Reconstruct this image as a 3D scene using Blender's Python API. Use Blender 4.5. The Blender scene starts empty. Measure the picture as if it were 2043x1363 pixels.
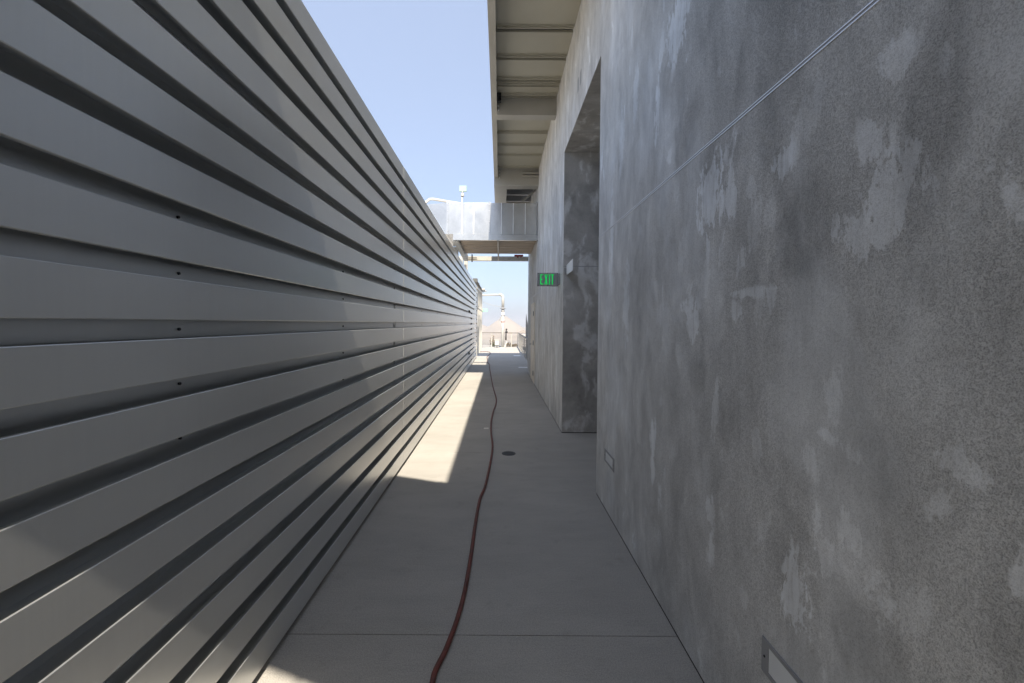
import bpy, bmesh, math, random
from mathutils import Vector, Matrix
random.seed(7)
sc = bpy.context.scene
col = sc.collection
rad = math.radians

# ------------------------------------------------------------------ mesh builder
class MB:
    def __init__(s): s.v=[]; s.f=[]; s.sm=[]
    def face(s, pts, smooth=False):
        b=len(s.v); s.v+= [tuple(p) for p in pts]; s.f.append(tuple(range(b,b+len(pts)))); s.sm.append(smooth)
    def box(s,x0,x1,y0,y1,z0,z1):
        b=len(s.v)
        s.v+=[(x0,y0,z0),(x1,y0,z0),(x1,y1,z0),(x0,y1,z0),(x0,y0,z1),(x1,y0,z1),(x1,y1,z1),(x0,y1,z1)]
        for q in ((0,3,2,1),(4,5,6,7),(0,1,5,4),(1,2,6,5),(2,3,7,6),(3,0,4,7)):
            s.f.append(tuple(b+i for i in q)); s.sm.append(False)
        return s
    def prism(s, poly, a, b_, axis='Y'):
        # poly: 2D outline; axis Y -> (x,z), axis X -> (y,z), axis Z -> (x,y)
        def P(p,t): return {'Y':(p[0],t,p[1]),'X':(t,p[0],p[1]),'Z':(p[0],p[1],t)}[axis]
        n=len(poly); o=len(s.v)
        s.v+=[P(p,a) for p in poly]+[P(p,b_) for p in poly]
        for i in range(n):
            j=(i+1)%n; s.f.append((o+i,o+j,o+n+j,o+n+i)); s.sm.append(False)
        s.f.append(tuple(o+i for i in range(n))[::-1]); s.sm.append(False)
        s.f.append(tuple(o+n+i for i in range(n))); s.sm.append(False)
        return s
    def tube(s, path, r, n=12, cap=True):
        path=[Vector(p) for p in path]; o=len(s.v); m=len(path)
        rr = r if isinstance(r,(list,tuple)) else [r]*m
        up=None
        for i,p in enumerate(path):
            t=(path[min(i+1,m-1)]-path[max(i-1,0)]).normalized()
            if up is None:
                up=Vector((0,0,1)) if abs(t.z)<.9 else Vector((1,0,0))
            a=t.cross(up).normalized(); up=a.cross(t).normalized()
            for k in range(n):
                an=2*math.pi*k/n
                s.v.append(tuple(p+a*math.cos(an)*rr[i]+up*math.sin(an)*rr[i]))
        for i in range(m-1):
            for k in range(n):
                j=(k+1)%n
                s.f.append((o+i*n+k,o+i*n+j,o+(i+1)*n+j,o+(i+1)*n+k)); s.sm.append(True)
        if cap:
            s.f.append(tuple(o+k for k in range(n))[::-1]); s.sm.append(False)
            s.f.append(tuple(o+(m-1)*n+k for k in range(n))); s.sm.append(False)
        return s
    def sphere(s,c,r,n=14,m=8):
        o=len(s.v); c=Vector(c)
        for i in range(m+1):
            th=math.pi*i/m
            for k in range(n):
                ph=2*math.pi*k/n
                s.v.append(tuple(c+Vector((math.sin(th)*math.cos(ph),math.sin(th)*math.sin(ph),math.cos(th)))*r))
        for i in range(m):
            for k in range(n):
                j=(k+1)%n
                s.f.append((o+i*n+k,o+(i+1)*n+k,o+(i+1)*n+j,o+i*n+j)); s.sm.append(True)
        return s
    def build(s,name,mat,parent=None,bevel=0,loc=None):
        me=bpy.data.meshes.new(name)
        bm=bmesh.new(); vs=[bm.verts.new(v) for v in s.v]
        for f,sm in zip(s.f,s.sm):
            try:
                q=bm.faces.new([vs[i] for i in f]); q.smooth=sm
            except ValueError: pass
        bmesh.ops.remove_doubles(bm,verts=bm.verts[:],dist=1e-6)
        bmesh.ops.recalc_face_normals(bm,faces=bm.faces[:])
        if bevel:
            es=[e for e in bm.edges if len(e.link_faces)==2 and e.calc_face_angle(0)>.5]
            bmesh.ops.bevel(bm,geom=es,offset=bevel,segments=2,affect='EDGES',profile=.5,clamp_overlap=True)
        bm.to_mesh(me); bm.free()
        me.materials.append(mat)
        o=bpy.data.objects.new(name,me); col.objects.link(o)
        if parent is not None:
            o.parent=parent
            o.matrix_parent_inverse=Matrix.Identity(4)
            o.location=-Vector(parent.location)   # meshes are written in world metres
        return o

def tag(o,label=None,cat=None,group=None,kind=None):
    if label: o['label']=label
    if cat: o['category']=cat
    if group: o['group']=group
    if kind: o['kind']=kind
    return o
def thing(name,label,cat,loc=(0,0,0),group=None):
    o=bpy.data.objects.new(name,None); o.empty_display_size=.1; col.objects.link(o); o.location=loc
    return tag(o,label,cat,group)

# ------------------------------------------------------------------ materials
class NT:
    def __init__(s,name):
        m=bpy.data.materials.new(name); m.use_nodes=True; s.m=m; s.t=m.node_tree; s.n=s.t.nodes; s.l=s.t.links
        s.b=s.n['Principled BSDF']; s.out=s.n['Material Output']
    def add(s,typ,**kw):
        n=s.n.new(typ)
        for k,v in kw.items(): setattr(n,k,v)
        return n
    def link(s,a,b): s.l.new(a,b)
    def coord(s): 
        if not hasattr(s,'_c'): s._c=s.add('ShaderNodeTexCoord').outputs['Object']
        return s._c
    def mapping(s,src,scale=(1,1,1),rot=(0,0,0),loc=(0,0,0),typ='POINT'):
        n=s.add('ShaderNodeMapping',vector_type=typ); s.link(src,n.inputs[0])
        n.inputs['Scale'].default_value=scale; n.inputs['Rotation'].default_value=rot; n.inputs['Location'].default_value=loc
        return n.outputs[0]
    def noise(s,src,scale,detail=4,rough=.5,dist=0,col=False):
        n=s.add('ShaderNodeTexNoise'); s.link(src,n.inputs['Vector'])
        n.inputs['Scale'].default_value=scale; n.inputs['Detail'].default_value=detail
        n.inputs['Roughness'].default_value=rough; n.inputs['Distortion'].default_value=dist
        return n.outputs['Color' if col else 'Fac']
    def vor(s,src,scale,feature='F1'):
        n=s.add('ShaderNodeTexVoronoi',feature=feature); s.link(src,n.inputs['Vector']); n.inputs['Scale'].default_value=scale
        return n
    def ramp(s,src,*stops):
        n=s.add('ShaderNodeValToRGB'); e=n.color_ramp.elements
        while len(e)<len(stops): e.new(.5)
        for el,(p,c) in zip(e,stops):
            el.position=p; el.color=(c,c,c,1) if not isinstance(c,(tuple,list)) else (*c,1)
        s.link(src,n.inputs[0]); return n.outputs[0]
    def mr(s,src,a,b,c=0,d=1,smooth=False):
        n=s.add('ShaderNodeMapRange'); s.link(src,n.inputs[0])
        if smooth: n.interpolation_type='SMOOTHSTEP'
        for i,v in zip((1,2,3,4),(a,b,c,d)): n.inputs[i].default_value=v
        return n.outputs[0]
    def math(s,op,a,b=None,c=None):
        n=s.add('ShaderNodeMath',operation=op)
        for i,v in enumerate((a,b,c)):
            if v is None: continue
            if isinstance(v,(int,float)): n.inputs[i].default_value=v
            else: s.link(v,n.inputs[i])
        return n.outputs[0]
    def mix(s,f,a,b,blend='MIX'):
        n=s.add('ShaderNodeMix',data_type='RGBA',blend_type=blend)
        for i,v in ((0,f),(6,a),(7,b)):
            if isinstance(v,(int,float)): n.inputs[i].default_value=v if i==0 else (v,v,v,1)
            elif isinstance(v,(tuple,list)): n.inputs[i].default_value=(*v,1)
            else: s.link(v,n.inputs[i])
        return n.outputs[2]
    def set(s,**kw):
        for k,v in kw.items():
            k=k.replace('_',' ')
            inp=s.b.inputs[k]
            if isinstance(v,(int,float)): inp.default_value=v
            elif isinstance(v,(tuple,list)): inp.default_value=(*v,1) if len(v)==3 else v
            else: s.link(v,inp)
    def bump(s,h,strength=.3,dist=.01,prev=None):
        n=s.add('ShaderNodeBump'); s.link(h,n.inputs['Height']); n.inputs['Strength'].default_value=strength; n.inputs['Distance'].default_value=dist
        if prev is not None: s.link(prev,n.inputs['Normal'])
        s.link(n.outputs[0],s.b.inputs['Normal']); return n.outputs[0]

def simple(name,c,rough=.5,metal=0,var=.12,scale=3.,bump=0,bscale=200):
    t=NT(name); x=t.coord()
    n=t.noise(x,scale,5,.6)
    f=t.mr(n,.3,.7,1-var,1+var)
    t.set(Base_Color=t.mix(1.,c,f,'MULTIPLY'),Roughness=t.mr(n,.3,.7,max(rough-.06,.05),min(rough+.08,1)),Metallic=metal)
    if bump: t.bump(t.noise(x,bscale,2),bump,.002)
    return t.m

# painted zinc-grey cladding, faint vertical rolling grain and wipe marks
def mat_cladding():
    t=NT('zinc_cladding'); x=t.coord()
    g=t.noise(t.mapping(x,(1,60,2.2)),1.0,4,.6)
    big=t.noise(t.mapping(x,(1,.9,2.5)),1.3,4,.55)
    f=t.math('MULTIPLY',t.mr(g,.3,.7,.985,1.015),t.mr(big,.3,.7,.96,1.04))
    t.set(Base_Color=t.mix(1.,(.68,.695,.695),f,'MULTIPLY'),Metallic=.7,
          Roughness=t.math('ADD',t.mr(big,.3,.7,.30,.36),t.mr(g,.3,.7,-.015,.015)))
    return t.m

# hand-trowelled cement render: sandy coarse field, smooth slick trowel passes, dark damp bands
PATCH=[(1.764,2.101,.100,.150,.15),(1.598,2.040,.050,.095,-.1),(1.307,2.062,.046,.056,.3),(.946,1.848,.080,.092,.5),(1.016,1.780,.085,.060,.2),
(1.455,1.667,.120,.018,0),(1.551,1.600,.030,.050,0),(1.354,1.622,.020,.040,.3),(1.775,1.790,.022,.140,.1),(1.890,1.567,.055,.085,.2),
(2.120,3.068,.120,.150,.3),(2.320,3.10,.030,.19,.1),(2.363,2.780,.035,.20,.08),(2.75,3.05,.05,.20,.1),(3.05,2.95,.06,.24,.05),
(1.088,1.363,.036,.070,0),(1.110,1.250,.040,.018,.2),(1.165,1.160,.026,.050,-.4),(1.03,1.227,.030,.020,.4),(1.109,.920,.034,.066,.1),
(1.031,1.016,.034,.064,-.2),(1.218,.736,.058,.125,0),(.818,1.189,.020,.055,.6),(.793,1.279,.050,.034,.3),(.942,2.151,.040,.050,-.5),
(.993,1.990,.040,.060,-.5),(1.518,1.786,.03,.06,.2),(1.69,1.19,.03,.12,.1),(2.02,1.9,.05,.10,.15),(2.9,1.7,.07,.26,.05),(3.3,2.2,.06,.35,.03),
(1.23,3.35,.2,.12,.7),(.55,1.5,.12,.1,.4),(.6,.8,.1,.14,-.3),(7.2,2.9,.12,.5,0),(8.4,1.2,.1,.5,0),(6.4,1.0,.06,.4,0),(10,3.1,.2,.6,0)]
DARK=[(1.70,2.24,.22,.07,.1),(1.28,2.45,.16,.30,.3),(.86,2.0,.05,.30,.1),(1.2,1.85,.12,.10,.3),(.92,1.20,.10,.16,.2),(1.55,1.15,.10,.10,.2),(.98,.80,.10,.12,.4),(2.0,2.45,.10,.2,.5),(1.85,1.33,.06,.07,0)]
_rp=random.Random(11)
PATCH=[p+(w,) for p,w in zip(PATCH,[1,.7,.85,.6,.55,.7,.6,.5,.6,.7,.9,.6,.9,.6,.7,.6,.7,.6,.6,.55,.6,.9,.5,.45,.5,.5,.5,.5,.4,.6,.7,.3,.3,.3,.5,.5,.5,.5])]
for _ in range(120):
    y=_rp.uniform(.6,3.72); z=_rp.uniform(.15,3.7); sc_=_rp.choice([.5,.7,1,1.5])
    PATCH.append((y,z,_rp.uniform(.012,.035)*sc_*(.7+.35*y),_rp.uniform(.03,.09)*sc_,_rp.gauss(.25,.35),_rp.uniform(.1,.36)))
def mat_render(name,base=(.655,.665,.67),patches=True,coarse=1.0,seed=0.,contrast=1.):
    t=NT(name); x=t.coord()
    x=t.mapping(x,loc=(0,seed,seed*.7)) if seed else x
    # warped coordinates give the patches their torn edges
    w=t.noise(x,5.,6,.62,.3,col=True)
    sub=t.add('ShaderNodeVectorMath',operation='SUBTRACT'); t.link(w,sub.inputs[0]); sub.inputs[1].default_value=(.5,.5,.5)
    scl=t.add('ShaderNodeVectorMath',operation='SCALE'); t.link(sub.outputs[0],scl.inputs[0]); scl.inputs['Scale'].default_value=.13
    add=t.add('ShaderNodeVectorMath',operation='ADD'); t.link(x,add.inputs[0]); t.link(scl.outputs[0],add.inputs[1]); xw=add.outputs[0]
    big=t.noise(t.mapping(xw,(1,1.5,.8),rot=(.35,0,0)),1.0,5,.55)
    mid=t.noise(t.mapping(xw,(3,3.0,1.5),rot=(-.3,0,0)),1.5,6,.6,.6)
    streak=t.noise(t.mapping(xw,(3,4.2,1.3),rot=(.3,0,0)),1.2,6,.62,.6)
    scratch=t.noise(t.mapping(x,(1,34.,4.),rot=(.3,0,0)),1.2,5,.7,.6)
    def attr(nm):
        n=t.add('ShaderNodeAttribute'); n.attribute_name=nm; return n.outputs['Fac']
    edge=t.noise(t.mapping(x,(1,15.,5.5),rot=(.22,0,0)),1.5,5,.65,.5)
    slick=t.mr(t.math('ADD',t.math('MULTIPLY',mid,.55),t.math('MULTIPLY',streak,.45)),*((.585,.625,0,.62) if patches else (.52,.60,0,.75)),True)
    soft=t.mr(big,.5,.62,0,.45,True)
    damp=t.mr(big,.46,.34,0,.7,True)
    if patches:
        tear=t.noise(t.mapping(x,(1,60.,26.),rot=(.25,0,0)),1.5,4,.65)
        pd=t.math('ADD',t.math('ADD',attr('trowel_patch'),t.mr(edge,.25,.75,-.8,.8)),t.mr(tear,.3,.7,-.35,.35))
        hard=t.math('MULTIPLY',t.math('MULTIPLY',t.mr(pd,1.08,.80,0,1,True),attr('trowel_amount')),t.mr(scratch,.36,.50,.55,1))
        slick=t.math('MAXIMUM',slick,hard)
        dd=t.math('ADD',attr('damp_patch'),t.mr(mid,.3,.7,-.5,.5))
        damp=t.math('MAXIMUM',damp,t.mr(dd,1.6,.5,0,1,True))
    smooth=t.math('MAXIMUM',slick,soft)
    smooth=t.math('MINIMUM',smooth,1.0)
    # sand grain
    g1=t.noise(x,290.,3,.7); g2=t.noise(x,125.,3,.65)
    pit=t.mr(t.math('ADD',t.math('MULTIPLY',g1,.65),t.math('MULTIPLY',g2,.35)),.37,.54,0,1)
    rough_amt=t.math('MULTIPLY',t.math('SUBTRACT',1.0,t.math('MULTIPLY',smooth,.86)),coarse)
    smear=t.noise(t.mapping(xw,(1,2.2,.9),rot=(.5,0,0)),2.2,6,.62,.8)
    val=t.math('ADD',t.mr(mid,.3,.7,.88,1.10),t.mr(smear,.32,.68,-.16,.16))
    val=t.math('ADD',val,t.math('MULTIPLY',slick,t.math('MULTIPLY',t.mr(streak,.3,.7,.16,.36),contrast)))
    val=t.math('ADD',val,t.math('MULTIPLY',soft,.15*contrast))
    val=t.math('SUBTRACT',val,t.math('MULTIPLY',damp,.20*contrast))
    val=t.math('ADD',val,t.mr(scratch,.3,.7,-.05,.05))
    if patches:
        sx=t.add('ShaderNodeSeparateXYZ'); t.link(xw,sx.inputs[0])
        zone=t.mr(sx.outputs[1],1.7,3.1,0,1,True)
        val=t.math('ADD',val,t.math('MULTIPLY',zone,t.mr(streak,.35,.62,.0,.15)))
        rough_amt=t.math('MULTIPLY',rough_amt,t.mr(zone,0,1,1,.55))
    pv=t.math('SUBTRACT',1.0,t.math('MULTIPLY',t.math('SUBTRACT',1.0,pit),t.math('MULTIPLY',rough_amt,.44)))
    val=t.math('MULTIPLY',val,pv)
    tint=t.mix(smooth,(1.015,1.0,.975),(.98,1.0,1.025))
    c=t.mix(1.,t.mix(1.,base,val,'MULTIPLY'),tint,'MULTIPLY')
    t.set(Base_Color=c,Roughness=t.mr(smooth,0,1,.92,.62),Specular_IOR_Level=.35)
    t.bump(pit,.5,.004)
    bn=t.n[-1] if False else [n for n in t.n if n.type=='BUMP'][-1]
    t.link(t.math('MULTIPLY',rough_amt,.6),bn.inputs['Strength'])
    return t.m

def mat_floor():
    t=NT('broomed_concrete_floor'); x=t.coord()
    big=t.noise(x,.8,6,.6); mid=t.noise(t.mapping(x,(1.2,3.5,1)),1.6,6,.6,.4); fine=t.noise(x,190,2,.6); fine2=t.noise(x,90,3,.7)
    br=t.noise(t.mapping(x,(3,55,1)),1.5,4,.6)
    dirt=t.noise(x,7.,4,.6)
    f=t.math('ADD',t.mr(big,.3,.7,.90,1.08),t.mr(mid,.3,.7,-.06,.06))
    f=t.math('ADD',f,t.mr(fine,.3,.7,-.2,.2)); f=t.math('ADD',f,t.mr(fine2,.3,.7,-.08,.08)); f=t.math('ADD',f,t.mr(br,.3,.7,-.03,.03))
    v=t.vor(x,9.); sp=t.mr(v.outputs['Distance'],.022,.03,1,0)
    rnd=t.add('ShaderNodeSeparateColor'); t.link(v.outputs['Color'],rnd.inputs[0])
    sp=t.math('MULTIPLY',sp,t.mr(rnd.outputs[0],.86,.87,0,1))
    c=t.mix(1.,(.425,.407,.376),f,'MULTIPLY')
    c=t.mix(t.math('MULTIPLY',t.mr(dirt,.60,.74,0,1),.22),c,(.2,.19,.17))
    c=t.mix(sp,c,t.mix(rnd.outputs[1],(.08,.08,.08),(.75,.73,.7)))
    t.set(Base_Color=c,Roughness=.82,Specular_IOR_Level=.3)
    t.bump(t.math('ADD',fine,fine2),.3,.002)
    return t.m

def mat_galv():
    t=NT('galvanised_sheet'); x=t.coord()
    v=t.vor(t.mapping(x,(1,1,1)),45.); s=t.add('ShaderNodeSeparateColor'); t.link(v.outputs['Color'],s.inputs[0])
    big=t.noise(t.mapping(x,(1.4,1,1.)),2.3,5,.6,.5)
    f=t.math('ADD',t.mr(s.outputs[0],0,1,.94,1.06),t.mr(big,.3,.7,-.13,.13))
    t.set(Base_Color=t.mix(1.,(.55,.565,.575),f,'MULTIPLY'),Metallic=.72,Roughness=t.mr(big,.3,.7,.20,.26))
    t.bump(t.noise(t.mapping(x,(1.3,1,1.1)),1.3,1,.4),.05,.02)
    return t.m

M={}
M['clad']=mat_cladding()
M['wall']=mat_render('trowelled_cement_render')
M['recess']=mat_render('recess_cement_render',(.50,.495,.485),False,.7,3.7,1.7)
M['floor']=mat_floor()
M['galv']=mat_galv()
M['galv_dull']=simple('dull_galvanised_steel',(.40,.41,.41),.5,.35,.22,9.)
M['soffit']=simple('painted_soffit_panel',(.44,.42,.345),.45,.1,.07,1.6)
M['steel_paint']=simple('painted_grey_beige_steel',(.42,.405,.36),.42,.1,.08,2.)
M['dark']=simple('dark_gap',(.025,.025,.026),.8)
M['black']=simple('black_fastener',(.012,.012,.013),.45)
M['alu']=simple('aluminium_trim',(.82,.83,.85),.38,.6,.1,6.)
M['dull_alu']=simple('cast_grey_housing',(.36,.365,.38),.5,.3,.1,6.)
M['lens']=simple('frosted_lens',(.80,.82,.83),.35,0,.04,5.)
M['white']=simple('white_paint',(.50,.49,.46),.45,0,.07,4.)
M['cream']=simple('cream_painted_steel',(.80,.75,.66),.5,0,.08,4.)
M['hose']=simple('red_rubber_hose',(.15,.042,.030),.6,0,.4,14.,.3,400)
M['grate_bar']=simple('worn_iron_bar',(.13,.13,.125),.55,.4)
M['grate']=simple('cast_iron_grate',(.05,.05,.05),.5,.6)
M['sign_face']=simple('brushed_sign_face',(.36,.365,.38),.4,.3,.1,12.)
M['deck']=simple('ribbed_deck_underside',(.50,.41,.32),.55,0,.1,5.)
M['red']=simple('red_paint',(.30,.03,.025),.45,0,.2,20.)
M['stripe']=simple('white_floor_bar',(.80,.80,.80),.7,0,.12,15.)
M['rail']=simple('rail_light_steel',(.46,.445,.40),.45,.1,.1,8.)
M['rail_bar']=simple('dark_rail_bar',(.15,.13,.11),.5,.1,.1,8.)  # darker and browner than the posts
M['leaf']=simple('leaf_green',(.08,.11,.04),.6,0,.4,6.)
M['tan_leaf']=simple('dry_foliage',(.22,.17,.11),.7,0,.4,6.)
M['pale_green']=simple('pale_green_plate',(.30,.62,.44),.4,0,.06,8.)
M['antenna']=simple('pale_mint_plastic',(.30,.42,.37),.4,0,.05,6.)
def emis(name,c,e):
    t=NT(name); t.set(Base_Color=c,Roughness=.4,Emission_Color=c,Emission_Strength=e); return t.m
M['green']=emis('green_exit_letter',(.0,.42,.07),.42)
M['green_dim']=simple('pale_green_chevron',(.20,.42,.34),.4)
M['hill']=simple('dry_sandy_hill',(.36,.29,.21),.9,0,.2,.05)
M['ground']=simple('dry_ground',(.30,.26,.20),.95,0,.3,.02)
M['plaster']=simple('pale_plaster',(.55,.50,.44),.8,0,.1,.3)
M['glass']=simple('dark_window_glass',(.04,.05,.06),.15)

# ------------------------------------------------------------------ setting
f=MB()
JY=[-8.,-.87,2.012,4.89,7.78,10.66,13.55,16.4,19.3,22.2,25.1,29.]
for a,b in zip(JY[:-1],JY[1:]):
    x1=2.3 if a<13 else 1.42
    f.box(-9,x1,a+.0025,b-.0025,-.12,0)
tag(f.build('floor',M['floor']),kind='structure')
f=MB(); f.box(-9,2.3,-8,29,-.6,-.124); tag(f.build('floor_joint_bed',M['dark']),kind='structure')
g=MB(); g.face([(-1600,-300,-14),(1600,-300,-14),(1600,2450,-14),(-1600,2450,-14)])
tag(g.build('ground',M['ground']),kind='structure')

# far hills: heightfield strip with a sandy peak
def hill_h(x,y):
    h=-14.
    def cone(cx,cy,r,H,p=1.): 
        d=math.hypot(x-cx,(y-cy)*.8)/r
        return max(0,1-d)**p*H
    n=math.sin(x*.21+1.3)*.5+math.sin(x*.083+y*.05)*.9+math.sin(y*.17+x*.31)*.35
    h+=max(cone(5.6,420,37,23.6,1.05),cone(-26,430,48,17,1.1),cone(40,470,50,15,1.2),cone(120,520,150,26),cone(-150,540,170,24))
    return h+n*.22
f=MB(); nx,ny=160,44
xs=[-320+640*i/(nx-1) for i in range(nx)]; xs=[x*(.25+.75*abs(x)/320) for x in xs]; ys=[360+ (620-360)*j/(ny-1) for j in range(ny)]
f.v=[(x,y,hill_h(x,y)) for y in ys for x in xs]
for j in range(ny-1):
    for i in range(nx-1):
        f.f.append((j*nx+i,j*nx+i+1,(j+1)*nx+i+1,(j+1)*nx+i)); f.sm.append(True)
tag(f.build('hills',M['hill']),kind='structure')
# ------------------------------------------------------------------ slatted metal wall
WX=-1.03; WB=-1.115; WK=-1.155
wall=thing('metal_screen_wall','tall grey metal wall of wide horizontal slats running along the left side of the passage','wall',(WX,7,0))
def slat_profile(kmin,kmax,dx=0.):
    # folded sheet slats: a face plate with a narrow lip at either edge and an open fold behind each lip
    X=WX+dx; B=WB+dx; r=.002; lip=.014; sl=.042
    top=1.494+.19*kmax
    P=[(WK,top),(X-r,top),(X,top-r)]
    for k in range(kmax,kmin-1,-1):
        z=1.494+.19*k; zb=z-.13
        if k<kmax: P+=[(B,z),(B-.022,z),(B-.022,z-sl),(X-lip,z-sl),(X-lip,z),(X-r,z),(X,z-r)]
        if k>kmin: P+=[(X,zb+r),(X-r,zb),(X-lip,zb),(X-lip,zb+sl),(B-.022,zb+sl),(B-.022,zb+.001),(B,zb+.001)]
        else: P+=[(X,zb+r),(X-r,zb)]
    P+=[(WK,1.494+.19*kmin-.13)]
    return P
def panel(y0,y1,kmin,kmax,dx,name='slat_panel'):
    m=MB(); P=slat_profile(kmin,kmax,dx); n=len(P)
    m.v=[(p[0],y0,p[1]) for p in P]+[(p[0],y1,p[1]) for p in P]
    for i in range(n):
        j=(i+1)%n; m.f.append((i,j,n+j,n+i)); m.sm.append(False)
    m.f.append(tuple(range(n))); m.sm.append(False); m.f.append(tuple(range(n,2*n))); m.sm.append(False)
    o=m.build(name,M['clad'],wall); return o
panel(-4,4.398,-7,9,0.)
panel(4.401,10.30,-7,9,.0018)
panel(10.303,15.88,-7,9,.0003)
panel(15.883,18.42,3,9,.0012)
# splice plates in the recesses at the joint
for yy in (4.385,10.285):
    m=MB()
    for k in range(-6,10):
        z=1.494+.19*k
        m.box(WB+.001,WB+.004,yy-.055,yy-.048,z-.187,z-.136) if k>-6 else None
    m.build('splice_plate',M['dark'],wall)
m=MB(); m.box(WK+.02,WX-.025,-4,15.9,.0,.0335); m.build('base_track',M['dark'],wall)
m=MB(); m.box(WK,WK+.03,-4,18.4,3.206,3.214); m.build('top_flashing',M['clad'],wall)
# screws in the recess pans
scr=MB(); scr.tube([(WB-.002,0,0),(WB+.006,0,0)],.0052,8)
s0=scr.build('screw',M['black'],None)
s0.parent=wall; first=True
for zz in (1.909,1.715,1.522,1.333,1.142):
    for yy in (1.426,2.921,4.335,5.86,7.3,8.75):
        o=s0 if first else s0.copy()
        if not first: col.objects.link(o); o.parent=wall
        first=False
        o.location=Vector((0,yy,zz))-Vector(wall.location)
# seam lap line in one recess
m=MB(); m.box(WB,WB+.0018,-4,4.33,1.682,1.716); m.build('lap_seam',M['clad'],wall)
# door built into the slats
gate=MB(); P=slat_profile(-7,2,.0)
dr=thing('slatted_door','grey slatted metal door flush with the far end of the slat wall, dark gap beside it','door',(WX,17.2,0))
gate.prism(P,16.06,18.40,'Y'); gate.build('door_leaf',M['clad'],dr)
m=MB(); m.box(WK,WX-.05,15.885,16.055,0,2.0); m.build('reveal',M['dark'],dr)
m=MB(); m.box(WX-.012,WX+.006,15.80,15.876,.03,2.0); m.build('edge_trim',M['clad'],dr)
for zz in (1.93,.55):
    m=MB(); m.box(WX+.001,WX+.03,13.6,13.78,zz-.05,zz+.05); m.box(WX+.03,WX+.05,13.66,13.72,zz-.02,zz+.02)
    m.build('door_bracket',M['black'],dr,.004)

# ------------------------------------------------------------------ rendered building
BX=.89; RY0,RY1,RZ,RX=3.735,5.80,3.95,2.15
bld=thing('rendered_building','grey trowelled cement building wall with deep recess along the right side of the passage','building',(BX,6,0))
w=MB()
YA,YB,ZT,XB=-6.,13.0,6.0,7.
c=.012
w.face([(BX,YA,.012),(BX,0,.012),(BX,0,RZ),(BX,YA,RZ)])
def grid(y0,y1,z0,z1,st):
    ny=int(math.ceil((y1-y0)/st)); nz=int(math.ceil((z1-z0)/st)); o=len(w.v)
    w.v+=[(BX,y0+(y1-y0)*i/ny,z0+(z1-z0)*j/nz) for j in range(nz+1) for i in range(ny+1)]
    for j in range(nz):
        for i in range(ny):
            q=o+j*(ny+1)+i; w.f.append((q,q+1,q+ny+2,q+ny+1)); w.sm.append(False)
grid(0,RY0-c,.012,RZ,.02)
w.face([(BX,RY0-c,.012),(BX+c*.3,RY0-c*.3,.012),(BX+c*.3,RY0-c*.3,RZ),(BX,RY0-c,RZ)],True)
w.face([(BX+c*.3,RY0-c*.3,.012),(BX+c,RY0,.012),(BX+c,RY0,RZ),(BX+c*.3,RY0-c*.3,RZ)],True)
grid(RY1,YB,.012,RZ,.06)
w.face([(BX,YA,RZ),(BX,RY0-c,RZ),(BX,RY1,RZ),(BX,YB,RZ),(BX,YB,ZT),(BX,YA,ZT)])
w.face([(BX+c,RY0,.012),(RX,RY0,.012),(RX,RY0,RZ),(BX+c,RY0,RZ)])
w.face([(BX,YB,.012),(XB,YB,.012),(XB,YB,ZT),(BX,YB,ZT)])
w.face([(BX,YA,ZT),(BX,YB,ZT),(XB,YB,ZT),(XB,YA,ZT)])
w.face([(XB,YB,.012),(XB,YA,.012),(XB,YA,ZT),(XB,YB,ZT)])
w.face([(XB,YA,.012),(BX,YA,.012),(BX,YA,ZT),(XB,YA,ZT)])
wo=w.build('wall',M['wall'],bld)
for nm,L in (('trowel_patch',PATCH),('damp_patch',DARK)):
    at=wo.data.attributes.new(nm,'FLOAT','POINT'); vals=[]; amts=[]
    for v in wo.data.vertices:
        y,z=v.co.y,v.co.z; best=4.; amt=0.
        for (py,pz,ry,rz,an,*rest) in L:
            dy,dz=y-py,z-pz; ca,sa=math.cos(an),math.sin(an)
            d=math.hypot((dy*ca+dz*sa)/ry,(dz*ca-dy*sa)/rz)
            if d<best: best=d
            if d<1.6: amt=max(amt,(rest[0] if rest else 1.)*min(1,(1.6-d)/.4))
        vals.append(best); amts.append(amt)
    at.data.foreach_set('value',vals)
    if nm=='trowel_patch': wo.data.attributes.new('trowel_amount','FLOAT','POINT').data.foreach_set('value',amts)
w=MB()
w.face([(BX+.0005,RY1,.012),(RX,RY1,.012),(RX,RY1,RZ),(BX+.0005,RY1,RZ)])
w.face([(RX,RY0,.012),(RX,RY1,.012),(RX,RY1,RZ),(RX,RY0,RZ)])
w.face([(BX,RY0-c,RZ),(RX,RY0-c,RZ),(RX,RY1,RZ),(BX,RY1,RZ)])
tag(w.build('recess_lining',M['recess'],bld),'darker blotchy cement lining of the recess')
def trim(y0,y1,z,nm='reveal_joint'):
    m=MB()
    m.box(BX-.003,BX+.004,y0,y1,z+.0035,z+.0067); m.box(BX-.003,BX+.004,y0,y1,z-.0077,z-.0045)
    o=m.build(nm,M['alu'],bld)
    m=MB(); m.box(BX-.0008,BX+.004,y0,y1,z-.0043,z+.0033); m.build('joint_shadow_gap',M['dull_alu'],bld)
trim(-6,RY0-.006,2.322); trim(RY1+.002,13.0,2.262)
m=MB(); m.box(BX+.002,RX,RY1-.002,RY1+.003,2.352,2.362); m.build('recess_joint',M['dull_alu'],bld)
m=MB(); m.box(BX+.0015,BX+.03,-6,RY0-.02,0,.0118); m.box(BX+.0015,BX+.03,RY1,13,0,.0118); m.box(BX+.0015,RX,RY1+.0015,RY1+.03,0,.0118)
m.build('base_joint',M['dark'],bld)
for y in (4.81,4.66):
    m=MB(); m.box(BX-.0015,BX+.01,y-.035,y+.035,4.235,4.385); m.build('wall_slot',M['dull_alu'],bld)
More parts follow.
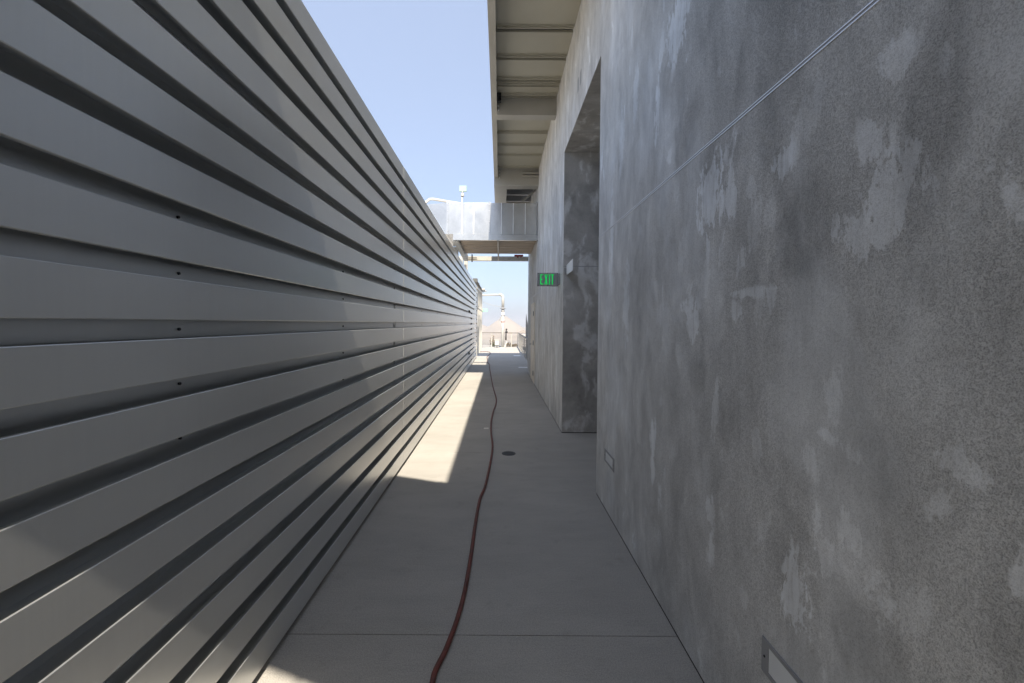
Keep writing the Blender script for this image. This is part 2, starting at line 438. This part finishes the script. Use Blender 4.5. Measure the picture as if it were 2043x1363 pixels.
dn=MB(); dn.box(BX-.014,BX+.01,10.50,11.43,.02,2.02); d=dn.build('door',M['cream'],bld,.002)
m=MB(); m.box(BX-.022,BX+.01,10.42,10.495,.02,2.085); m.box(BX-.022,BX+.01,11.435,11.51,.02,2.085); m.box(BX-.022,BX+.01,10.497,11.433,2.025,2.085)
df=m.build('door_frame',M['cream'],bld,.002)
for z in (1.80,1.055,.278):
    m=MB(); m.box(BX-.036,BX-.0145,10.47,10.56,z-.06,z+.06); m.tube([(BX-.034,10.497,z-.06),(BX-.034,10.497,z+.06)],.01,8)
    h=m.build('hinge',M['dull_alu'],d); h.location=(0,0,0)
m=MB(); m.tube([(BX-.015,11.36,.98),(BX-.06,11.36,.98),(BX-.06,11.25,.98)],.01,8); h=m.build('handle',M['dull_alu'],d); h.location=(0,0,0)

m=MB(); m.box(-9,BX-.002,-5.2,-4.6,-.02,3.3)  # added block out of view, keeps sky light off the near passage
o=m.build('sky_block_wall',M['recess']); tag(o,'grey cement wall added unseen behind the viewpoint to cut sky light','wall')
# ------------------------------------------------------------------ roof overhang
oh=thing('roof_overhang','beige steel roof overhang with ribbed soffit panels high above the right of the passage','overhang',(.4,6,5))
SZ=5.17; XL=-.154; XR=.888
ribs=[1.40,1.95,2.48,3.01,3.53,4.05,4.56,5.083,5.627,6.126,6.265,6.555,7.816,8.356,8.872,9.546]
ribs=[-3.9,-3.3,-2.7,-2.1,-1.5,-.9,-.3,.3,.85]+ribs
ed=[-4.5]+ribs+[9.669]
m=MB()
for a,b in zip(ed[:-1],ed[1:]):
    s=a+ (.098 if a>-4.4 else 0)
    if b-s>.02: m.box(XL+.006,XR,s,b,SZ,SZ+.03)
m.build('soffit_panel',M['soffit'],oh)
m=MB(); m.box(XL+.006,XR+3,-4.5,9.67,SZ+.07,SZ+.16); m.build('roof_deck',M['steel_paint'],oh)
for y in ribs:
    if y<3: continue
    m=MB(); m.box(-.06,XR-.012,y-.016,y-.003,SZ-.030,SZ-.001)
    m.box(-.06,XR-.012,y-.040,y-.018,SZ-.006,SZ-.001)
    for q in (.0,.28,.57,.84): m.box(q-.04,q+.02,y-.036,y-.020,SZ-.016,SZ-.0065)
    m.build('panel_rib',M['soffit'],oh)
m=MB(); m.box(XL,-.068,-4.58,9.66,4.95,4.958); m.box(XL,XL+.005,-4.58,9.66,4.9585,5.42)
m.build('edge_channel',M['steel_paint'],oh)
m=MB(); m.box(-.068,XR,6.663,6.826,4.891,SZ-.002); m.build('cross_beam',M['steel_paint'],oh,.003)
m=MB(); m.box(XL,XR,9.672,9.957,4.775,SZ+.2); m.build('cross_beam',M['steel_paint'],oh,.003)
m=MB(); m.box(.52,XR,9.60,9.667,5.02,5.055); m.box(.50,XR,9.615,9.667,4.965,4.99); m.build('stub_channel',M['steel_paint'],oh)
for z in (5.10,5.03,4.97):
    m=MB(); m.tube([(-.045,6.6615,z),(-.045,6.648,z)],.016,6); m.build('bolt',M['alu'],oh)
for z in (5.10,5.02,4.94):
    m=MB(); m.tube([(-.03,9.6705,z),(-.03,9.655,z)],.016,6); m.build('bolt',M['alu'],oh)
m=MB(); m.box(-.067,.0,6.50,6.57,5.03,5.16); m.build('junction_bracket',M['black'],oh,.004)
# second stretch past the big beam
m=MB(); m.box(XL,.15,9.96,16.7,4.80,4.812); m.box(XL,XL+.006,9.96,16.7,4.8125,5.37); m.build('edge_channel',M['steel_paint'],oh)
m=MB(); m.box(XL+.007,XR,9.96,16.7,5.26,5.37); m.box(XR,2.4,13.02,16.7,5.26,5.37); m.build('roof_deck',M['soffit'],oh)
for y in (10.35,10.85,11.4,12.0,12.8,13.6,14.4,15.2):
    m=MB(); m.box(.152,XR,y,y+.09,5.10,5.258); m.build('purlin',M['dull_alu'],oh)
m=MB(); m.prism([(.52,4.60),(.56,4.58),(.885,4.86),(.885,4.91)],10.30,10.36,'Y'); m.build('brace',M['steel_paint'],oh)
m=MB(); m.box(-2.3,XL-.002,14.8,16.62,5.12,5.30); m.build('crossing_canopy',M['steel_paint'],oh)
m=MB(); m.box(-1.31,-1.185,15.0,15.125,0,5.118); m.build('post',M['steel_paint'],oh)
m=MB(); m.box(2.2,2.35,16.4,16.55,-.02,5.258); m.build('post',M['steel_paint'],oh)
m=MB(); m.box(-2.28,-2.15,16.4,16.53,0,5.118); m.build('post',M['steel_paint'],oh)

# ------------------------------------------------------------------ ducts
def duct(name,label,Y0,depth,z0,z1,xl,elbow=True,group='galvanised ducts crossing the passage',skew=0.):
    t=thing(name,label,'duct',(0,Y0,z0),group)
    def K(p): return (p[0],p[1]+skew*p[0],p[2])
    m=MB(); m.box(-1.253,.885,Y0,Y0+depth,z0,z1); m.v=[K(v) for v in m.v]; m.build('duct_body',M['galv'],t,.004 if not skew else 0)
    if elbow:
        m=MB(); m.prism([(-1.256,Y0),(-1.256,Y0+depth),(xl,Y0+depth+.5),(xl,Y0+.42)],z0,z1,'Z'); m.build('duct_elbow',M['galv'],t)
        m=MB(); m.box(-1.555,-1.548,Y0+.155,Y0+.165,z0+.01,z1-.01); m.build('standing_seam',M['alu'],t)
    else:
        m=MB(); m.box(xl,-1.256,Y0,Y0+depth,z0,z1); m.v=[K(v) for v in m.v]; m.build('duct_elbow',M['galv'],t)
    for x in (-.908,-.634,.023,.305,.591):
        m=MB(); m.box(x-.009,x+.009,Y0-.014,Y0-.0005,z0+.002,z1-.002); m.v=[K(v) for v in m.v]; m.build('standing_seam',M['alu'],t)
    for x in (-1.253,-.262):
        m=MB(); m.box(x-.024,x+.024,Y0-.022,Y0-.0006,z0-.01,z1+.02); m.box(x-.024,x+.024,Y0,Y0+depth,z1+.001,z1+.02)
        m.v=[K(v) for v in m.v]; fl=m.build('flange',M['galv'],t)
        for zz in (z0+.06,z0+.3,z0+.55,z1-.05):
            if skew: break
            m=MB(); m.tube([K((x,Y0-.0225,zz)),K((x,Y0-.032,zz))],.008,6); b=m.build('flange_bolt',M['galv_dull'],fl); b.location=(0,0,0)
    m=MB(); m.box(.845,.885,Y0-.02,Y0-.0007,z0,z1+.01); m.v=[K(v) for v in m.v]; m.build('wall_collar',M['galv_dull'],t)
    return t
duct('air_duct','galvanised air duct bridging the passage ahead, half sunlit white and half shaded',9.80,1.55,3.66,4.401,-2.6)
duct('air_duct','galvanised air duct overhead just behind the viewpoint, shading the near floor',-1.56,1.56,3.50,4.40,-2.6,False,'galvanised ducts crossing the passage',-.356)

fr=thing('duct_support_frame','steel channel frame with ribbed beige decking under the air duct over the passage','frame',(0,11.5,3.5))
m=MB(); m.box(-1.12,.886,9.765,9.772,3.514,3.652); m.box(-1.12,.886,9.7725,9.83,3.514,3.520); m.box(-1.12,.886,9.7725,9.83,3.646,3.652); m.build('channel_beam',M['galv'],fr)
m=MB(); m.box(-1.12,.886,12.98,13.12,3.52,3.655); m.build('channel_beam',M['rail'],fr)
m=MB(); m.box(-1.13,-1.005,9.835,12.975,3.50,3.655); m.build('side_beam',M['galv_dull'],fr)
m=MB(); m.box(-.075,-.03,9.835,12.975,3.50,3.575); m.build('centre_beam',M['steel_paint'],fr)
m=MB(); n=9
P=[]
yA,yB=9.98,12.10; st=(yB-yA)/n
for i in range(n):
    y=yA+i*st; P+=[(y,3.612),(y+st*.12,3.575),(y+st*.72,3.575),(y+st*.84,3.612)]
P+=[(yB,3.612),(yB,3.64),(yA,3.64)]
m.prism(P,-1.0,.884,'X'); m.build('ribbed_deck',M['deck'],fr)
m=MB(); m.box(-1.0,.884,9.905,9.975,3.56,3.60); m.build('ledger_angle',M['cream'],fr)
m=MB(); m.box(-1.30,-1.165,11.4,11.53,0,3.64); m.build('post',M['galv_dull'],fr)
m=MB(); m.box(-1.30,-1.165,12.98,13.11,0,3.64); m.build('post',M['galv_dull'],fr)
m=MB(); m.box(-1.30,-1.133,11.4,11.53,3.642,3.66); m.build('post_cap',M['galv_dull'],fr); m=MB(); m.box(-1.30,-1.122,12.99,13.11,3.642,3.66); m.build('post_cap',M['galv_dull'],fr)
m=MB(); m.box(-.90,-.86,12.90,12.975,3.47,3.70); m.box(-1.0,-.72,12.93,12.95,3.60,3.615); m.build('beam_clamp',M['black'],fr)
o=MB(); o.box(-.30,-.17,9.86,9.90,3.545,3.60); o.tube([(-.225,9.88,3.545),(-.225,9.88,3.515)],.014,8)
tag(o.build('junction_box',M['dull_alu']),'small grey junction box under the front edge of the duct frame','box')
o=MB(); o.tube([(.42,12.2,3.555),(.62,12.2,3.552),(.68,12.2,3.556)],.028,8); o.tube([(.50,12.2,3.53),(.54,12.2,3.53)],.045,8); o.tube([(.6,12.2,3.53),(.63,12.2,3.53)],.042,8)
tag(o.build('sprinkler_pipe',M['red']),'short red pipe hanging under the back of the duct deck','pipe')

# tube guard rail on the left above the duct
t=thing('guard_rail','bent white tube guard rail beside the duct, above the metal wall','rail',(-1.9,10.7,4.4))
m=MB(); m.tube([(-2.05,10.62,4.2),(-1.99,10.66,4.56),(-1.93,10.68,4.66),(-1.83,10.70,4.745),(-1.76,10.72,4.755),(-1.40,10.9,4.745),(-1.0,11.1,4.74),(-.7,11.2,4.73)],.035,10); m.build('top_tube',M['white'],t)
m=MB(); m.tube([(-1.98,10.66,4.59),(-1.70,10.8,4.60),(-1.2,11.0,4.60)],.022,8); m.build('lower_tube',M['white'],t)
m=MB(); m.tube([(-.75,11.19,4.41),(-.75,11.19,4.71)],.022,8); m.build('rail_post',M['white'],t)

t=thing('pole_antenna','pale green panel on a white ball atop a thin pole behind the duct','antenna',(-1.2,13.05,3.66))
m=MB(); m.tube([(-1.215,13.05,3.66),(-1.215,13.05,5.54)],.025,8); m.build('pole',M['white'],t)
m=MB(); m.sphere((-1.2,13.05,5.60),.055); m.tube([(-1.2,13.05,5.54),(-1.2,13.05,5.58)],.05,10); m.build('ball_joint',M['white'],t)
m=MB(); m.tube([(-1.2,13.05,5.64),(-1.2,13.05,5.70)],.03,8); m.build('neck',M['dull_alu'],t)
m=MB(); m.box(-1.30,-1.07,13.02,13.07,5.688,5.872); m.build('panel',M['antenna'],t,.006)

# ------------------------------------------------------------------ EXIT sign
def sign_letters(x0,x1,y,z0,z1,m):
    # four condensed capitals E X I T on the -Y face
    W=x1-x0; s=.015; H=z1-z0
    def bar(a,b,c,d): m.box(a,b,y-.004,y-.0004,c,d)
    # E
    e0=x0; e1=x0+W*.22
    bar(e0,e0+s,z0,z1); bar(e0+s,e1,z1-s,z1); bar(e0+s,e1,z0,z0+s); bar(e0+s,e1-.006,(z0+z1)/2-s/2,(z0+z1)/2+s/2)
    # X
    a=x0+W*.32; b=x0+W*.56
    m.prism([(a,z0),(a+s,z0),(b,z1),(b-s,z1)],y-.004,y-.0004); m.prism([(b-s,z0),(b,z0),(a+s,z1),(a,z1)],y-.0043,y-.0002)
    # I
    i0=x0+W*.66; bar(i0,i0+s,z0,z1)
    # T
    a=x0+W*.80; b=x0+W*1.04; bar(a,b,z1-s,z1); mid=(a+b)/2; bar(mid-s/2,mid+s/2,z0,z1-s)
t=thing('exit_sign','grey metal EXIT sign with green letters projecting from the cement wall ahead','sign',(.71,6.15,2.2))
m=MB(); m.box(.556,.866,6.15,6.205,2.109,2.307); m.build('housing',M['sign_face'],t,.006)
m=MB(); sign_letters(.600,.798,6.15,2.133,2.284,m); m.build('letters',M['green'],t)
m=MB(); m.prism([(.832,2.208),(.812,2.232),(.812,2.184)],6.147,6.1497); m.build('chevron',M['green_dim'],t); m=MB(); m.prism([(.584,2.208),(.604,2.232),(.604,2.184)],6.147,6.1497); m.build('chevron',M['green_dim'],t)
for (x,z) in ((.568,2.121),(.568,2.295),(.711,2.119),(.711,2.298),(.854,2.121),(.854,2.295)):
    m=MB(); m.tube([(x,6.1498,z),(x,6.145,z)],.006,8); m.build('screw',M['black'],t)
m=MB(); m.box(.868,.889,6.09,6.24,2.135,2.295); m.build('wall_mount',M['dull_alu'],t,.004)

o=MB(); o.box(.925,.94,5.30,5.797,2.232,2.375)
t=thing('blade_plate','blank white plate sticking out of the dark recess wall beside the EXIT sign','plate',(.932,5.79,2.3))
m=MB(); m.prism([(5.30,2.235),(5.775,2.232),(5.775,2.370),(5.30,2.384)],.931,.938,'X'); m.build('plate',M['lens'],t)
m=MB(); m.box(.90,.985,5.776,5.797,2.25,2.33); m.build('bracket',M['galv_dull'],t,.002)

# ------------------------------------------------------------------ step lights
def step_light(y0,y1,z0,z1,label):
    t=thing('step_light',label,'light',(BX,(y0+y1)/2,z0),'recessed step lights low on the cement wall')
    X=BX; e=.022
    m=MB()
    m.box(X-.005,X+.004,y0,y0+e*1.5,z0,z1); m.box(X-.005,X+.004,y1-e*1.5,y1,z0,z1)
    m.box(X-.005,X+.004,y0+e*1.5+.0003,y1-e*1.5-.0003,z0,z0+e*.7); m.box(X-.005,X+.004,y0+e*1.5+.0003,y1-e*1.5-.0003,z1-e*.7,z1)
    m.build('frame',M['dull_alu'],t,.001)
    m=MB(); m.box(X-.003,X+.004,y0+e*1.5+.0015,y1-e*1.5-.0015,z0+e*.7+.0015,z1-e*.7-.0015); m.build('lens',M['lens'],t)
    m=MB(); m.box(X-.0015,X+.003,y0+e,y1-e,z0+e*.5,z1-e*.5); m.build('gasket',M['dark'],t)
    for y in (y0+e*.75,y1-e*.75):
        m=MB(); m.tube([(X-.0052,y,(z0+z1)/2),(X-.0072,y,(z0+z1)/2)],.004,8); m.build('screw',M['black'],t)
step_light(1.075,1.358,.395,.510,'recessed wall step light nearest the viewer, cut by the bottom edge of the photo')
step_light(3.145,3.43,.405,.508,'recessed step light near the corner of the cement wall, beside the recess')

# ------------------------------------------------------------------ drain
t=thing('floor_drain','round dark slotted floor drain set in the concrete joint beside the hose','drain',(.117,4.865,0))
m=MB(); N=28; c0=Vector((.117,4.865,.0))
for i in range(N):
    a=2*math.pi*i/N; b=2*math.pi*(i+1)/N
    def R(an,r,z): return (c0.x+math.cos(an)*r,c0.y+math.sin(an)*r,z)
    m.face([R(a,.070,.004),R(b,.070,.004),R(b,.080,.004),R(a,.080,.004)]); m.face([R(a,.080,.004),R(b,.080,.004),R(b,.083,.0002),R(a,.083,.0002)])
m.build('rim',M['grate'],t)
m=MB(); m.tube([(c0.x,c0.y,.0004),(c0.x,c0.y,.0012)],.071,28); m.build('well',M['dark'],t)
m=MB()
for i in range(-5,6):
    x=i*.0128; L=math.sqrt(max(.069**2-x*x,0)); m.box(c0.x+x-.0019,c0.x+x+.0019,c0.y-L,c0.y+L,.0013,.0042)
m.box(c0.x-.068,c0.x+.068,c0.y-.003,c0.y+.003,.0013,.0040)
m.build('grate',M['grate_bar'],t)

# ------------------------------------------------------------------ hose
ctrl=[(-.42,.9),(-.36,1.3),(-.285,1.675),(-.275,1.784),(-.243,1.909),(-.211,2.105),(-.19,2.345),(-.18,2.702),(-.177,3.107),(-.164,3.549),(-.128,3.845),(-.098,4.383),(-.08,4.897),(-.083,5.244),(-.112,5.8),(-.122,6.421),(-.103,7.11),(-.062,7.817),(-.064,8.444),(-.146,9.82),(-.248,12.067),(-.338,14.236),(-.363,15.266),(-.45,16.034),(-.50,17.2),(-.555,18.3),(-.567,18.902),(-.50,20.0),(-.46,20.8),(-.50,21.5),(-.62,22.1),(-.80,22.3),(-.98,22.2),(-1.06,21.9)]
def cr(P,n=9):
    out=[]
    for i in range(len(P)-1):
        p0=P[max(i-1,0)];p1=P[i];p2=P[i+1];p3=P[min(i+2,len(P)-1)]
        for k in range(n):
            t=k/n
            out.append(tuple(.5*((2*p1[j])+(-p0[j]+p2[j])*t+(2*p0[j]-5*p1[j]+4*p2[j]-p3[j])*t*t+(-p0[j]+3*p1[j]-3*p2[j]+p3[j])*t**3) for j in range(2)))
    out.append(P[-1]); return out
hp=[(x,y,.0124) for x,y in cr(ctrl)]
m=MB(); m.tube(hp,.0122,12); o=m.build('garden_hose',M['hose']); tag(o,'long red brown rubber hose snaking along the concrete floor','hose')

o=MB(); o.prism([(-.225,5.985),(-.155,5.99),(-.15,6.06),(-.22,6.055)],.0006,.003,'Z'); tag(o.build('paper_scrap',M['cream']),'tiny pale scrap lying on the concrete left of the hose','scrap')
for (a,b,y,lab) in ((.671,.99,14.43,'pale bar on the floor, the nearer of two by the building corner'),(.671,1.0,19.7,'pale bar on the floor, the farther one near the railing')):
    o=MB(); dy=.13 if y<17 else .26; o.box(a,b,y-dy,y+dy,.0005,.004); tag(o.build('floor_bar',M['stripe']),lab,'marking','pale floor bars')  # thin near-white bars lying on the floor

# ------------------------------------------------------------------ railings
def railing(name,label,p0,p1,posts):
    t=thing(name,label,'railing',((p0[0]+p1[0])/2,(p0[1]+p1[1])/2,0),'light steel railings round the deck')
    P0=Vector((*p0,0)); P1=Vector((*p1,0)); d=(P1-P0).normalized(); nn=Vector((-d.y,d.x,0))
    def obox(m,a,b,hw,z0,z1):
        A=P0+d*a; B=P0+d*b; q=[A-nn*hw,B-nn*hw,B+nn*hw,A+nn*hw]
        m.prism([(v.x,v.y) for v in q],z0,z1,'Z')
    L=(P1-P0).length
    m=MB(); obox(m,0,L,.03,.90,.95); m.build('top_rail',M['rail_bar'],t)
    for i in range(9):
        z=.12+i*.083; m=MB(); obox(m,0,L,.006,z,z+.014); m.build('bar',M['rail_bar'],t)
    for a in posts:
        m=MB(); obox(m,a-.025,a+.025,.022,0,.899); m.build('post',M['rail'],t)
railing('deck_railing','light steel railing with horizontal bars across the far end of the deck',(-4.2,26.6),(1.21,26.6),(.03,1.15,2.43,3.69,4.957,5.385))
railing('deck_railing','light steel railing along the right edge of the deck beyond the building corner',(1.21,26.5),(1.085,13.3),(1.2,2.5,3.8,5.1,6.4,7.7,9.,10.3,11.6,13.15))

# ------------------------------------------------------------------ standpipe
t=thing('standpipe','tall white standpipe with elbow, flange and valves at the far end of the deck','pipe',(.19,25.5,0))
PX=.19; PYy=25.5
m=MB(); m.tube([(PX,PYy,.03),(PX,PYy,2.44)],.095,16); m.build('riser',M['white'],t)
arc=[(PX,PYy,2.50),(PX,PYy,3.12)]+[(PX-.2+.2*math.cos(a),PYy,3.12+.2*math.sin(a)) for a in [rad(x) for x in range(15,91,15)]]
m=MB(); m.tube(arc,.085,16); m.build('elbow',M['white'],t)
m=MB(); m.tube([(PX-.2,PYy,3.32),(-1.25,PYy,3.27)],.055,14); m.build('branch_pipe',M['white'],t)
m=MB(); m.tube([(PX,PYy,2.44),(PX,PYy,2.50)],.165,16); m.build('flange',M['dull_alu'],t)
m=MB(); m.tube([(PX,PYy,2.0),(PX,PYy,2.06)],.115,16); m.build('coupling',M['dull_alu'],t); m=MB(); m.tube([(PX,PYy,2.30),(PX,PYy,2.34)],.12,16); m.build('coupling',M['dull_alu'],t)
m=MB(); m.tube([(PX,PYy,1.60),(PX,PYy,1.66)],.099,16); m.build('red_band',M['red'],t)
m=MB(); m.prism([(PX-.10,1.62),(PX-.10,1.95),(PX-.16,1.95),(PX-.26,1.72),(PX-.26,1.68)],PYy-.04,PYy+.04); m.build('valve_lever',M['dull_alu'],t)
m=MB(); m.tube([(PX+.1,PYy,1.70),(PX+.16,PYy,1.70)],.03,8); m.build('side_outlet',M['dull_alu'],t); m=MB(); m.tube([(PX+.1,PYy,1.88),(PX+.16,PYy,1.88)],.03,8); m.build('side_outlet',M['dull_alu'],t)
m=MB(); m.tube([(PX+.20,PYy,.5),(PX+.20,PYy,.75),(PX+.22,PYy,1.22)],[.05,.04,.03],8); m.tube([(PX+.16,PYy,1.0),(PX+.30,PYy,1.0)],.06,8); m.tube([(PX+.18,PYy,1.15),(PX+.28,PYy,1.15)],.05,8); m.build('gate_valve',M['black'],t)
m=MB(); m.prism([(PX-.17,.0),(PX+.2,.0),(PX+.2,.02),(PX+.12,.06),(PX-.12,.06),(PX-.17,.02)],PYy-.16,PYy+.16); m.build('base_plate',M['white'],t)
m=MB(); m.prism([(PX+.09,.06),(PX+.15,.06),(PX+.30,.42),(PX+.22,.42)],PYy-.02,PYy+.02); m.build('stay',M['white'],t)
o=MB(); pp=[]
for i in range(14):
    u=i/13; pp.append((-1.0+u*1.10,24.2+u*1.3,2.80-.22*u-.06*math.sin(u*math.pi)))
o.tube(pp,.010,6); tag(o.build('cable',M['white']),'thin slack white cable strung from the white frame to the standpipe','cable')

# ------------------------------------------------------------------ white frame and tray beyond the wall
t=thing('steel_frame_fence','open white steel frame of tall thin posts continuing past the end of the metal wall','fence',(-1.05,21,0))
for y in (18.75,20.1,21.4,22.6,23.9):
    m=MB(); m.box(-1.085,-1.025,y-.03,y+.03,0,3.10+(y-18.9)*.033); m.build('post',M['rail'],t)
m=MB(); m.prism([(18.6,3.10),(24.0,3.27),(24.0,3.37),(18.6,3.20)],-1.09,-1.02,'X'); m.build('top_rail',M['rail'],t)
m=MB(); m.box(-1.02,-.99,18.5,24.1,2.19,2.25); m.build('mid_rail',M['rail'],t)
t=thing('cable_tray','grey cable tray cluttered with fittings running along the top of the white frame','tray',(-1.1,21,3.4))
m=MB(); m.box(-1.22,-1.0,18.5,23.9,3.40,3.42); m.box(-1.22,-1.20,18.5,23.9,3.42,3.50); m.build('tray',M['grate_bar'],t)
for (y,dz,s) in ((18.7,.10,.10),(19.6,.06,.08),(20.6,.09,.09),(21.8,.05,.08),(22.8,.08,.09)):
    m=MB(); m.box(-1.12-s,-1.12+s,y-.2,y+.2,3.421,3.421+dz+s*.4); m.tube([(-1.1,y+.25,3.43),(-1.0,y+.5,3.36),(-.94,y+.55,3.30)],.02,6); m.build('fitting',M['grate_bar'],t)
m=MB(); m.box(-1.02,-.86,23.3,23.9,3.44,3.52); m.tube([(-.95,23.9,3.40),(-.80,24.0,3.42)],.04,8); m.build('floodlight',M['white'],t)
o=MB(); o.box(-1.0,-.721,24.0,24.04,2.218,2.391)
t=thing('green_sign','small pale green sign hung on the far end of the white frame','sign',(-.86,24,2.3))
o.build('plate',M['pale_green'],t,.004); m=MB(); m.box(-1.04,-1.0,23.96,24.05,2.24,2.37); m.build('mount',M['rail'],t)

# grey fin wall at the right beyond the railing
o=MB(); o.prism([(1.163,.002),(1.40,.002),(1.40,.75),(1.30,1.1),(1.262,1.5),(1.225,1.72),(1.20,1.90),(1.185,1.98),(1.17,1.45)],18.4,18.55,'Y')
tag(o.build('fin_wall',M['galv_dull']),'narrow grey pointed fin wall just left of the building corner, behind the side railing','wall')

# plants and a white box beyond the back railing
def shrub(x,y,z,r,h,mat,label):
    t=thing('shrub',label,'shrub',(x,y,z),'low shrubs by the far railing')
    m=MB()
    for i in range(170):
        a=random.uniform(0,6.283); rr=r*math.sqrt(random.random()); hh=h*random.uniform(.15,1)*(1-.5*(rr/r)**2)
        c=Vector((x+rr*math.cos(a),y+rr*math.sin(a)*.6,z+hh)); s=random.uniform(.03,.06)
        u=Vector((random.uniform(-1,1),random.uniform(-1,1),random.uniform(-.4,1))).normalized(); v=u.cross(Vector((random.uniform(-1,1),random.uniform(-1,1),random.uniform(-1,1)))).normalized()
        m.face([c-u*s,c+v*s*.5,c+u*s,c-v*s*.5])
    m.build('leaves',mat,t)
    m=MB()
    for i in range(5):
        a=i*1.25; m.tube([(x,y,z),(x+math.cos(a)*r*.4,y+math.sin(a)*r*.3,z+h*.6)],.008,5)
    m.build('stems',M['tan_leaf'],t)
shrub(-.26,27.0,0,.24,.42,M['leaf'],'green shrub behind the railing just left of the standpipe')
shrub(-.45,27.3,0,.24,.75,M['tan_leaf'],'tall dry brown shrub behind the railing left of the standpipe')
shrub(.62,27.1,0,.22,.30,M['tan_leaf'],'low dry shrub behind the railing right of the standpipe')
shrub(1.0,27.2,0,.22,.2,M['tan_leaf'],'lowest dry shrub near the railing corner')
t=thing('utility_box','white utility box on the deck beside the base of the standpipe','box',(-.18,26.1,0))
m=MB(); m.box(-.30,-.04,25.9,26.2,.16,.50); m.build('cabinet',M['white'],t,.01)
m=MB(); m.box(-.32,-.02,25.88,26.22,.502,.525); m.build('lid',M['white'],t,.004)
for x in (-.28,-.10):
    m=MB(); m.box(x,x+.04,25.95,26.15,0,.159); m.build('leg',M['galv_dull'],t)

# far pale buildings
def far_house(x,y,w,d,h,label,roof=3.):
    t=thing('distant_house',label,'house',(x,y,-14),None)
    m=MB(); m.box(x-w/2,x+w/2,y,y+d,-14,-14+h); m.build('wall',M['plaster'],t)
    m=MB(); m.prism([(x-w/2-.4,-14+h+.02),(x+w/2+.4,-14+h+.02),(x,-14+h+roof)],y-.4,y+d+.4); m.build('roof',M['hill'],t)
far_house(14.6,250,7,8,9.6,'pale far house with gabled roof at the right end of the sandy hill',2.0)
# hazy air over everything
hz=MB(); hz.box(-1650,1650,-350,2500,-15.2,11.6)
hm=bpy.data.materials.new('hazy_air'); hm.use_nodes=True; hn=hm.node_tree; hn.nodes.remove(hn.nodes['Principled BSDF'])
pv=hn.nodes.new('ShaderNodeVolumePrincipled'); pv.inputs['Color'].default_value=(.93,.95,1,1); pv.inputs['Density'].default_value=.0022; pv.inputs['Anisotropy'].default_value=.1
hn.links.new(pv.outputs[0],hn.nodes['Material Output'].inputs['Volume'])
tag(hz.build('haze',hm),kind='stuff')

# ------------------------------------------------------------------ light, sky, camera
sd=Vector((-.066,.88,-1.0))      # way the sunlight travels
el=math.atan2(1.0,math.hypot(sd.x,sd.y))
L=bpy.data.lights.new('sun','SUN'); L.energy=3.9; L.angle=rad(.53); L.color=(1.0,.90,.75)
lo=bpy.data.objects.new('sun',L); col.objects.link(lo); lo.rotation_euler=sd.to_track_quat('-Z','Y').to_euler()
lo.location=(3,-20,25)
wd=bpy.data.worlds.new('World'); sc.world=wd; wd.use_nodes=True
nt=wd.node_tree; bg=nt.nodes['Background']
sky=nt.nodes.new('ShaderNodeTexSky'); sky.sky_type='NISHITA'; sky.sun_disc=False
sky.sun_elevation=el; sky.sun_rotation=math.atan2(-sd.x,-sd.y); sky.altitude=50; sky.air_density=1.0; sky.dust_density=2.0; sky.ozone_density=2.6
veil=nt.nodes.new('ShaderNodeMix'); veil.data_type='RGBA'; veil.inputs[0].default_value=.60
nt.links.new(sky.outputs[0],veil.inputs[6]); veil.inputs[7].default_value=(2.75,3.2,4.2,1)
nt.links.new(veil.outputs[2],bg.inputs[0]); bg.inputs[1].default_value=.10

cam=bpy.data.cameras.new('camera'); co=bpy.data.objects.new('camera',cam); col.objects.link(co)
cam.sensor_width=36; cam.lens=14.4493; cam.shift_x=.012042; cam.shift_y=-.010159; cam.clip_start=.02; cam.clip_end=8000
co.matrix_world=Matrix.Translation((0,0,1.55))@Matrix.Rotation(rad(90-1.1),4,'X')@Matrix.Rotation(.0065,4,'Z')
sc.camera=co
sc.view_settings.view_transform='Standard'; sc.view_settings.look='None'; sc.view_settings.gamma=1; sc.view_settings.exposure=1.32

sc.cycles.blur_glossy=1.5; sc.cycles.sample_clamp_indirect=6.0
